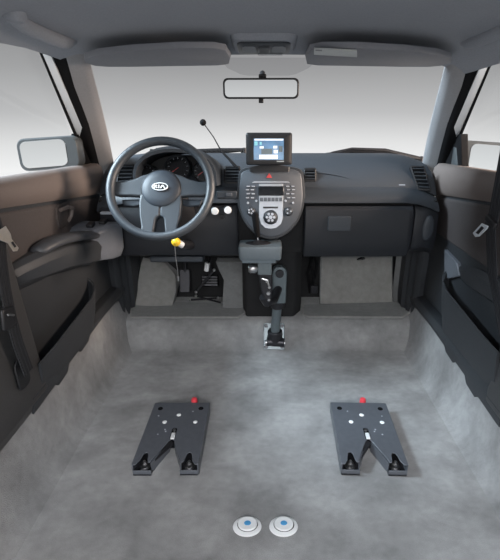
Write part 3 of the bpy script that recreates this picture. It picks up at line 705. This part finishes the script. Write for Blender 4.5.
tag(obj('cowl_cover', MB().loft([[(x, y, z - .05 * (abs(x) / .8) ** 2) for y, z in ((2.345, .80), (2.35, .868), (2.38, .872), (2.45, .85), (2.45, .80))] for x in (-.8, -.6, -.3, 0, .3, .6, .8)]), 'black_plastic'), 'black cowl cover outside the base of the windscreen', 'cowl cover')

# ================================================================== CONTROL BOX ON ITS POST
HB = thing('hand_control', 'blue-grey joystick control box on a jointed post bolted to the floor step', 'hand control', (.028, 1.90, .02))
bx0, bx1 = P(238, 250, Y=1.66), P(282, 250, Y=1.66)
cxm = (bx0.x + bx1.x) / 2; hw = (bx1.x - bx0.x) / 2
zt = P(260, 247, Y=1.66).z; zb_ = P(260, 261, Y=1.66).z
secs = []
for z, k in ((zb_, .93), (zb_ + .008, .97), (zt - .008, 1.0), (zt, .97)):
    secs.append([(cxm + a * k, 1.715 + b * k, z) for a, b in rrect(-hw, hw, -.055, .055, .012)])
bxo = obj('control_box', MB().loft(secs), 'box_paint', HB, bevel=.003)
obj('box_base', MB().box(cxm - hw * .86, cxm + hw * .75, 1.68, 1.75, zb_ - .018, zb_ + .002), 'box_paint', HB, bevel=.004)
jp = Vector((cxm - .008, 1.715, zt))
obj('gaiter', MB().lathe([(.055, -.002), (.05, .003), (.03, .006), (.014, .012), (.006, .014), (0, .014)], 24, TR(jp) @ Matrix.Diagonal((1, .6, 1, 1))), 'dark_metal', bxo)
st = obj('joystick', MB().tube([jp, jp + Vector((-.004, .0, .05))], .0045, 10), 'chrome', HB)
obj('joystick_grip', MB().tube([jp + Vector((-.003, 0, .026)), jp + Vector((-.008, 0, .07)), jp + Vector((-.012, .0, .118)), jp + Vector((-.013, .0, .128))], [.0105, .0125, .0145, .009], 12), 'black_rubber', st)
# knuckle under the box
kz = zb_ - .018
obj('knuckle', MB().box(cxm - .012, cxm + .048, 1.69, 1.745, kz - .055, kz + .002), 'post_paint', HB, bevel=.004)
obj('lock_knob', MB().lathe([(0, .04), (.015, .04), (.02, .032), (.02, .012), (.012, .0), (0, 0)], 16, TR((cxm - .01, 1.705, kz - .03), ry=-90)), 'steel', HB)
q = [(cxm - .010, kz - .05), (cxm + .048, kz - .05), (cxm + .052, kz - .13), (cxm + .045, kz - .185), (cxm + .025, kz - .19), (cxm + .002, kz - .13)]
ar = obj('swing_arm', MB().prism([(a, 1.70, b) for a, b in q], (0, .05, 0)), 'dark_metal', HB, bevel=.006)
for dx, dz, r in ((.030, -.085, .008), (.038, -.112, .007), (.034, -.14, .009), (.036, -.17, .007)):
    obj('bolt', MB().lathe([(0, .008), (r * .8, .008), (r, .004), (r, -.002), (0, -.002)], 10, TR((cxm + dx, 1.70, kz + dz), rx=90)), 'steel', ar)
obj('linkage', MB().tube([(cxm + .008, 1.69, kz - .07), (cxm + .03, 1.685, kz - .075), (cxm + .036, 1.685, kz - .10)], .005, 8), 'steel', ar)
obj('elbow', MB().tube([(cxm + .012, 1.72, kz - .165), (cxm + .028, 1.735, kz - .195), (cxm + .055, 1.77, kz - .20), (cxm + .08, 1.83, kz - .17)], [.02, .025, .024, .018], 12), 'dark_metal', HB)
# post
pt, pb = P(279.5, 274, Y=1.84), P(275, 334, Y=1.895)
mid_ = lerp(pt, pb, .45)
ps = obj('post', MB().tube([lerp(pt, pb, .35), pb], .0225, 20), 'post_paint', HB)
obj('sliding_clamp', MB().tube([lerp(pt, pb, .37), lerp(pt, pb, .52)], .034, 16), 'dark_metal', HB, bevel=.003)
q = [(pt.x + a, pt.z + b) for a, b in ((-.03, -.14), (.03, -.14), (.034, .01), (.028, .03), (.012, .04), (-.012, .04), (-.028, .03), (-.034, .01))]
hd = obj('post_head', MB().prism([(a, pt.y - .02, b) for a, b in q], (0, .04, 0)), 'post_paint', HB, bevel=.005)
obj('head_washer', MB().lathe([(.010, .006), (.018, .006), (.02, 0), (.010, 0)], 18, TR((pt.x, pt.y - .02, pt.z + .008), rx=90)), 'dark_metal', hd)
obj('cross_bar', MB().tube([(cxm + .03, 1.73, kz - .02), (.03, 1.80, kz - .03), (.05, 1.86, kz - .03)], .012, 10), 'dark_metal', HB)
# base plate on the sloping step
bpc = P(274, 339, Y=1.915); MBp = TR((bpc.x, 1.915, .062), rx=-28)
bp = obj('base_plate', MB().prism(xz(rrect(-.052, .052, -.066, .066, .008), -.012), (0, .014, 0), MBp), 'post_paint', HB, bevel=.002)
for a, b in ((-.04, .052), (.04, .052), (-.04, -.052), (.04, -.052)):
    obj('bolt', MB().lathe([(0, .01), (.008, .01), (.01, .006), (.01, 0), (0, 0)], 6, MBp @ TR((a, -.012, b), rx=90)), 'dark_metal', bp, smooth=False)
obj('post_flange', MB().tube([pb + Vector((0, 0, .02)), pb + Vector((0, .006, -.05))], [.035, .04], 18), 'dark_metal', HB, bevel=.004)
obj('flange_collar', MB().tube([pb + Vector((-.04, -.012, -.035)), pb + Vector((.045, -.012, -.042))], [.022, .022], 14), 'dark_metal', HB, bevel=.003)
for sgn in (-1, 1):
    obj('collar_cap', MB().tube([pb + Vector((sgn * .036, -.016, -.038)), pb + Vector((sgn * .05, -.018, -.04))], [.013, .011], 10), 'steel', HB)

# ================================================================== FOOTWELLS
def slab(pts, d, name, m, lab, cat, grp=None, bevel=.004):
    o = obj(name, MB().prism(pts, d), m, bevel=bevel); return tag(o, lab, cat, grp)
zf = .142
q = [P(303, 306, Z=zf), P(303, 316, Z=zf), P(308, 318, Z=zf), P(402, 318.5, Z=zf), P(410, 314, Z=zf), P(404, 303, Z=zf)]
fm = slab([(p.x, p.y, zf - .004) for p in q], (0, 0, .014), 'floor_mat', 'mat_carpet', 'grey carpet mat lying in the passenger footwell', 'floor mat')
edge = [Vector((p.x, p.y, zf + .008)) for p in q]
org = fm
b = obj('bound_edge', MB().tube(edge, .005, 6), 'board_carpet', fm)
bl = [P(321, 257, Y=2.215), P(392, 257, Y=2.215), P(392.5, 304.5, Y=2.135), P(320, 304.5, Y=2.135)]
fb = slab(bl[::-1], (0, .012, .002), 'foot_board', 'board_carpet', 'upright carpeted board with bound edge leaning below the glove box', 'foot board')
obj('bound_edge', MB().tube(bl + bl[:1], .005, 6), 'mat_carpet', fb)
cp_ = lerp(bl[0], bl[1], .56) + Vector((0, -.008, -.008))
obj('clip', MB().tube([cp_ + Vector((-.02, 0, -.004)), cp_ + Vector((0, -.008, .004)), cp_ + Vector((.02, 0, .002))], [.006, .009, .006], 8), 'chrome', fb)
tag(obj('side_carpet', MB().loft([[(x, y, z) for x, y in ((.682, 2.18), (.70, 2.135), (.715, 2.14), (.70, 2.23))] for z in (.13, .3, .5)]), 'mat_carpet'), 'carpet trim at the outer end of the passenger footwell', 'carpet trim')
# cables hanging beside the board
for k, (x, y0) in enumerate(((.235, 2.14), (.25, 2.16), (.222, 2.17))):
    pts = [(x + .01 * math.sin(i * 1.7 + k * 2), y0 + .01 * math.cos(i * 2.1 + k), .53 - .055 * i) for i in range(7)]
    tag(obj('wire_loom', MB().tube(pts, .007, 6), 'black_rubber'), 'black wire loom hanging beside the upright carpeted board', 'wire', 'wires by the carpeted board')
cn = Vector((.245, 2.13, .23))
tag(obj('wire_connector', MB().box(-.02, .02, -.012, .012, -.022, .022, TR(cn, rz=10)), 'dark_metal', bevel=.004), 'dark plug connector on the wires beside the carpeted board', 'connector')

# driver mat
zf = .142
q = [P(131, 306, Z=zf), P(131, 318.5, Z=zf), P(238, 318.5, Z=zf), P(245, 314, Z=zf), P(245, 306, Z=zf), P(218, 304, Z=zf), P(176, 303.5, Z=zf)]
fm = slab([(p.x, p.y, zf - .004) for p in q], (0, 0, .014), 'floor_mat', 'mat_carpet', 'grey carpet mat lying below the pedals', 'floor mat')
obj('bound_edge', MB().tube([Vector((p.x, p.y, zf + .008)) for p in q[:5]], .005, 6), 'board_carpet', fm)
# footrest: carpeted wedge left of the pedals
secs = []
for px0, px1, py, y in ((135, 172, 307, 2.09), (137, 176, 290, 2.13), (139, 175, 275, 2.17), (141, 166, 264, 2.20), (143, 158, 258, 2.22)):
    a, b = P(px0, py, Y=y), P(px1, py, Y=y)
    secs.append([a, lerp(a, b, .5) + Vector((0, -.012, 0)), b, b + Vector((.0, .10, 0)), a + Vector((0, .10, 0))])
tag(obj('footrest', MB().loft(secs), 'board_carpet'), 'carpeted driver footrest left of the pedals', 'footrest')
secs = []
for px0, px1, py, y in ((222, 246, 312, 2.06), (223, 245, 295, 2.08), (224, 243, 280, 2.10), (219, 244, 270, 2.13), (216, 246, 262, 2.16)):
    a, b = P(px0, py, Y=y), P(px1, py, Y=y)
    secs.append([a, lerp(a, b, .5) + Vector((0, -.01, 0)), b, b + Vector((.0, .08, 0)), a + Vector((0, .08, 0))])
tag(obj('tunnel_carpet', MB().loft(secs), 'mat_carpet'), 'carpet flap covering the tunnel side right of the pedals', 'carpet trim')
# pedals
PB = thing('brake_pedal', 'black brake pedal on an arm with white cable tag', 'pedal', tuple(P(206, 300, Y=2.16)))
c = P(210, 281, Y=2.12)
obj('pad', MB().box(-.045, .045, -.012, .012, -.03, .03, TR(c, rx=-25)), 'black_rubber', PB, bevel=.006)
for k in range(4):
    obj('tread', MB().box(-.04, .04, -.015, -.01, -.004, .003, TR(c, rx=-25) @ TR((0, 0, -.021 + .014 * k))), 'dark_metal', PB)
obj('arm', MB().tube([c + Vector((0, .012, .01)), c + Vector((.0, .05, .1)), c + Vector((0, .09, .28))], .010, 8), 'dark_metal', PB)
t_ = P(207, 267, Y=2.05)
obj('cable_tag', MB().tube([t_ + Vector((-.004, 0, -.02)), t_ + Vector((.004, 0, .022))], [.013, .013], 10), 'white_plastic', PB, label='white tag')
obj('tag_cable', MB().tube([t_ + Vector((.004, 0, .01)), t_ + Vector((.02, .02, .05)), t_ + Vector((.01, .05, .12))], .004, 6), 'black_rubber', PB)
GP = thing('accelerator_pedal', 'tall grey accelerator pedal beside the brake pedal', 'pedal', tuple(P(190, 302, Y=2.16)))
c = P(185, 280, Y=2.18)
obj('pad', MB().box(-.03, .03, -.008, .008, -.07, .06, TR(c, rx=-20)), 'dark_metal', GP, bevel=.006)
obj('arm', MB().tube([c + Vector((0, .01, .04)), c + Vector((.005, .05, .14)), c + Vector((0, .08, .26))], .008, 8), 'dark_metal', GP)
# linkage rods of the hand control between the pedals
for k, (x0, y0, x1, y1) in enumerate(((190, 300, 218, 298), (196, 296, 222, 303), (214, 270, 196, 292))):
    a, b = P(x0, y0, Y=2.10 - .022 * k), P(x1, y1, Y=2.095 - .022 * k)
    R_ = thing('linkage_rod', 'thin dark rod with steel ends between the pedals', 'rod', tuple(a), 'rods between the pedals')
    obj('rod', MB().tube([a, lerp(a, b, .5), b], .005, 6), 'dark_metal', R_)
    for p in (a, b):
        obj('rod_end', MB().lathe([(0, .008), (.006, .006), (.008, 0), (.006, -.006), (0, -.008)], 8, TR(p)), 'steel', R_)

# ================================================================== SEAT BELTS
def belt(s):
    side = 'driver' if s < 0 else 'passenger'
    X = lambda x: s * x
    if s < 0:
        T = thing('seat_belt', 'black seat belt with pale metal tongue hanging on the pillar behind the driver door', 'seat belt', (-.72, 1.10, .35), 'hanging seat belts')
        up_ = [P(x, y, X=-.705) for x, y in ((-22, 120), (-14, 180), (-7, 212), (0, 236))]
        lo = [P(x, y, X=-.700) for x, y in ((0, 236), (2, 262), (6, 290), (12, 320), (19, 345), (29, 372))]
        tq = [P(x, y, X=-.690) for x, y in ((6, 226), (11, 234), (12, 239), (19, 248), (17.5, 251), (14, 251.5), (8, 243), (0, 240), (-6, 236), (0, 230))]
        sl = [P(x, y, X=-.688) for x, y in ((11.5, 242.5), (13.2, 241.5), (16.5, 246.2), (15, 247.5))]
        m = 'belt_tongue'; wv = .046
    else:
        T = thing('seat_belt', 'black seat belt with chrome tongue hanging on the pillar behind the passenger door', 'seat belt', (.72, 1.10, .35), 'hanging seat belts')
        up_ = [P(x, y, X=.700) for x, y in ((520, 60), (509, 130), (500, 180), (492, 222))]
        lo = [P(x, y, X=.695) for x, y in ((490, 222), (491, 250), (492, 275), (497, 300), (504, 340), (512, 372))]
        tq = [P(x, y, X=.688) for x, y in ((472.5, 233), (481.5, 223.2), (488, 226), (487, 228.5), (479, 236.5), (475, 237))]
        sl = [P(x, y, X=.686) for x, y in ((475.6, 232.8), (481.3, 226.2), (483.6, 228), (478, 234.2))]
        m = 'tongue_chrome'; wv = .062
    for nm, pts in (('shoulder_webbing', up_), ('lap_webbing', lo)):
        obj(nm, MB().ribbon(pts, (0, wv, 0), (s * .0025, 0, 0)), 'belt_webbing', T, smooth=False)
        for dy in (-.3, 0, .3):
            obj('woven_rib', MB().ribbon([p + Vector((-s * .0012, dy * wv, 0)) for p in pts], (0, .005, 0), (s * .002, 0, 0)), 'dark_metal', T, smooth=False)
    t = obj('tongue', MB().prism(tq, (s * .003, 0, 0)), m, T, bevel=.001)
    obj('tongue_slot_patch', MB().prism(sl, (s * .0015, 0, 0)), 'black_plastic', t, smooth=False)  # flat black patch in place of the open slot's dark inside
    # moulded grip around the webbing loop, anchor slot
    g = up_[-1]
    obj('tongue_grip', MB().box(-.006, .006, -.034, .034, -.010, .012, TR((g.x - s * .003, g.y, g.z), rx=12 * s)), 'black_plastic', T, bevel=.004)
    e_ = lo[-1]
    obj('anchor_slot', MB().loft([[(X(.722 + dx), e_.y + a, e_.z + b) for a, b in rrect(-.032, .028, -.05, .045, .02)] for dx in (0, -.006)]), 'black_plastic', T, bevel=.002)
    if s < 0:
        a = P(9, 318, X=-.698)
        obj('buckle_clip', MB().box(-.008, .004, -.03, .026, -.03, .03, TR(a, rx=-12)), 'black_plastic', T, bevel=.005)
        a = P(11, 315, X=-.688)
        obj('clip_pin', MB().tube([a + Vector((0, -.012, .006)), a + Vector((0, .012, -.006))], .003, 6), 'steel', T)
belt(-1); belt(1)

# ================================================================== DOCKING BRACKETS
def bracket(cx, cy_, rz, flip, lab):
    T = thing('docking_bracket', lab, 'docking bracket', (cx, cy_, 0), 'wheelchair docking brackets', local=True)
    T.rotation_euler.z = math.radians(rz)
    W, L, H = .108, .32, .045
    # top plate outline (near end at y = 0), notched, with hook lobes at the leg ends
    half = [(W, 0.0), (W, L - .004), (W - .004, L)]
    r_ = [(.0, .118), (.010, .108), (.046, .022), (.050, .010), (.057, .010), (.061, .022), (.064, .046), (.071, .054), (.079, .050), (.083, .034), (.086, .016), (.096, .0)]
    outl = r_ + half + [(-a, b) for a, b in (half[::-1])] + [(-a, b) for a, b in r_[::-1][:-1]]
    obj('top_plate', MB().prism([(a, b, H - .004) for a, b in outl], (0, 0, .004)), 'bracket_paint', T, bevel=.0012)
    for sg in (-1, 1):
        obj('side_flange', MB().box(min(sg * W, sg * (W - .004)), max(sg * W, sg * (W - .004)), 0, L, .001, H - .001), 'bracket_side', T, bevel=.001)
        obj('inner_flange', MB().prism([(sg * .050, .012, .001), (sg * .011, .108, .001), (sg * .009, .106, .001), (sg * .047, .010, .001)], (0, 0, H - .006)), 'bracket_side', T)
        f = obj('foot', MB().prism([(sg * a, b, .001) for a, b in ((.046, -.004), (.106, -.004), (.106, .10), (.046, .10))], (0, 0, .008)), 'dark_metal', T, bevel=.001)
        obj('end_lip', MB().box(sg * .076 - .030, sg * .076 + .030, -.004, .0, .001, .022), 'bracket_side', T, bevel=.001)
        bo = obj('anchor_bolt', MB().lathe([(0, .022), (.005, .022), (.006, .014), (.011, .013), (.012, .002), (.017, .001), (.017, -.002), (0, -.002)], 12, TR((sg * .074, .026, .011))), 'steel', T)
        hole = obj('corner_hole_disc', MB().lathe([(0, .0008), (.0095, .0008), (.0105, -.001), (0, -.001)], 18, TR((sg * .078, .283, H))), 'black_rubber', T)  # black disc laid on the plate, standing in for a hole's darkness
    obj('rear_flange', MB().box(-W, W, L - .004, L, .001, H - .001), 'bracket_side', T, bevel=.001)
    obj('base_plate', MB().prism([(a, b, .0008) for a, b in ((.10, .10), (.10, L - .006), (-.10, L - .006), (-.10, .10), (-.012, .12), (.012, .12))], (0, 0, .004)), 'dark_metal', T)
    for x, y, r in ((.0, .245, .0085), (-.045, .205, .0085), (.068, .205, .0085)):
        obj('rivet', MB().lathe([(0, .0022), (r * .7, .002), (r, .0004), (r, -.001), (0, -.001)], 16, TR((x, y, H))), 'button_white', T)
    for x, y in ((-.035, .165), (-.055, .14), (-.075, .24), (.05, .265), (-.03, .155)):
        obj('screw', MB().lathe([(0, .001), (.0028, .001), (.003, -.001), (0, -.001)], 8, TR((x * flip, y, H))), 'button_grey', T)
    # latch slot as a black patch for its dark inside, and its lever
    obj('latch_slot_patch', MB().prism([(a, b, H - .0005) for a, b in rrect(-.009, .009, .112, .172, .008)], (0, 0, .001)), 'black_rubber', T)
    obj('latch_tongue', MB().box(-.006, .008, .114, .144, H - .002, H + .005), 'white_plastic', T, bevel=.002)
    obj('latch_pin', MB().lathe([(0, .004), (.005, .003), (.006, 0), (0, 0)], 10, TR((.0, .160, H))), 'steel', T)
    lev = [(-.0 * flip, .108, .032), (-.028, .065, .030), (-.05, .030, .028)]
    obj('lock_lever', MB().ribbon([(x, y, z) for x, y, z in lev], (.016, -.010, 0), (0, 0, .010)), 'dark_metal', T, bevel=.001)
    # red release tab behind the plate
    tx = .045 if flip > 0 else .02
    tb = obj('release_tab', MB().loft([[(tx + a * k, L + .012 + b * k, z) for a, b in circ(.012, 14)] for z, k in ((.028, .8), (.032, 1.0), (.046, 1.05), (.054, .9), (.058, .4))]), 'red_plastic', T, label='red release tab')
    obj('tab_cable', MB().tube([(tx - .004, L - .004, .02), (tx - .002, L + .006, .022), (tx, L + .012, .032)], .004, 8), 'steel', tb)
    if flip > 0:
        T['kind_note'] = 0; del T['kind_note']
    return T
bracket(-.334, 1.085, .4, 1, 'grey steel docking bracket on the carpet behind the steering wheel side')
bracket(.346, 1.085, -1.5, -1, 'grey steel docking bracket on the carpet behind the glove box side')

# ================================================================== FLOOR DISCS
for px, lab in ((247.2, 'white floor disc with blue centre, on the steering-wheel side of the pair'), (283.5, 'white floor disc with blue centre, on the glove-box side of the pair')):
    c = P(px, 525.5, Z=.004)
    T = thing('floor_disc', lab, 'floor disc', (c.x, c.y, 0), 'blue and white floor discs')
    OV = Matrix.Diagonal((1, .80, 1, 1)); M = TR((c.x, c.y, 0)) @ OV
    obj('flange', MB().lathe([(0, .004), (.038, .004), (.0405, .0025), (.041, 0), (0, 0)], 36, M), 'white_plastic', T)
    M2 = TR((c.x + .001, c.y + .003, 0)) @ OV
    cap = obj('cap', MB().lathe([(0, .0105), (.0262, .0105), (.0275, .0092), (.0275, .004), (0, .004)], 36, M2), 'white_plastic', T)
    obj('cap_groove_ring', MB().lathe([(.0272, .0045), (.0288, .0052), (.0296, .0042), (.0272, .0042)], 36, M2), 'dark_metal', cap)  # dark ring around the cap, the groove's shadow put in as colour
    obj('centre_spot', MB().lathe([(0, .0118), (.009, .0115), (.0100, .0103), (0, .0103)], 24, M2), 'blue_plastic', cap, label='blue centre spot')

for o in bpy.data.objects:
    for k in ('_org', '_local'):
        if k in o: del o[k]
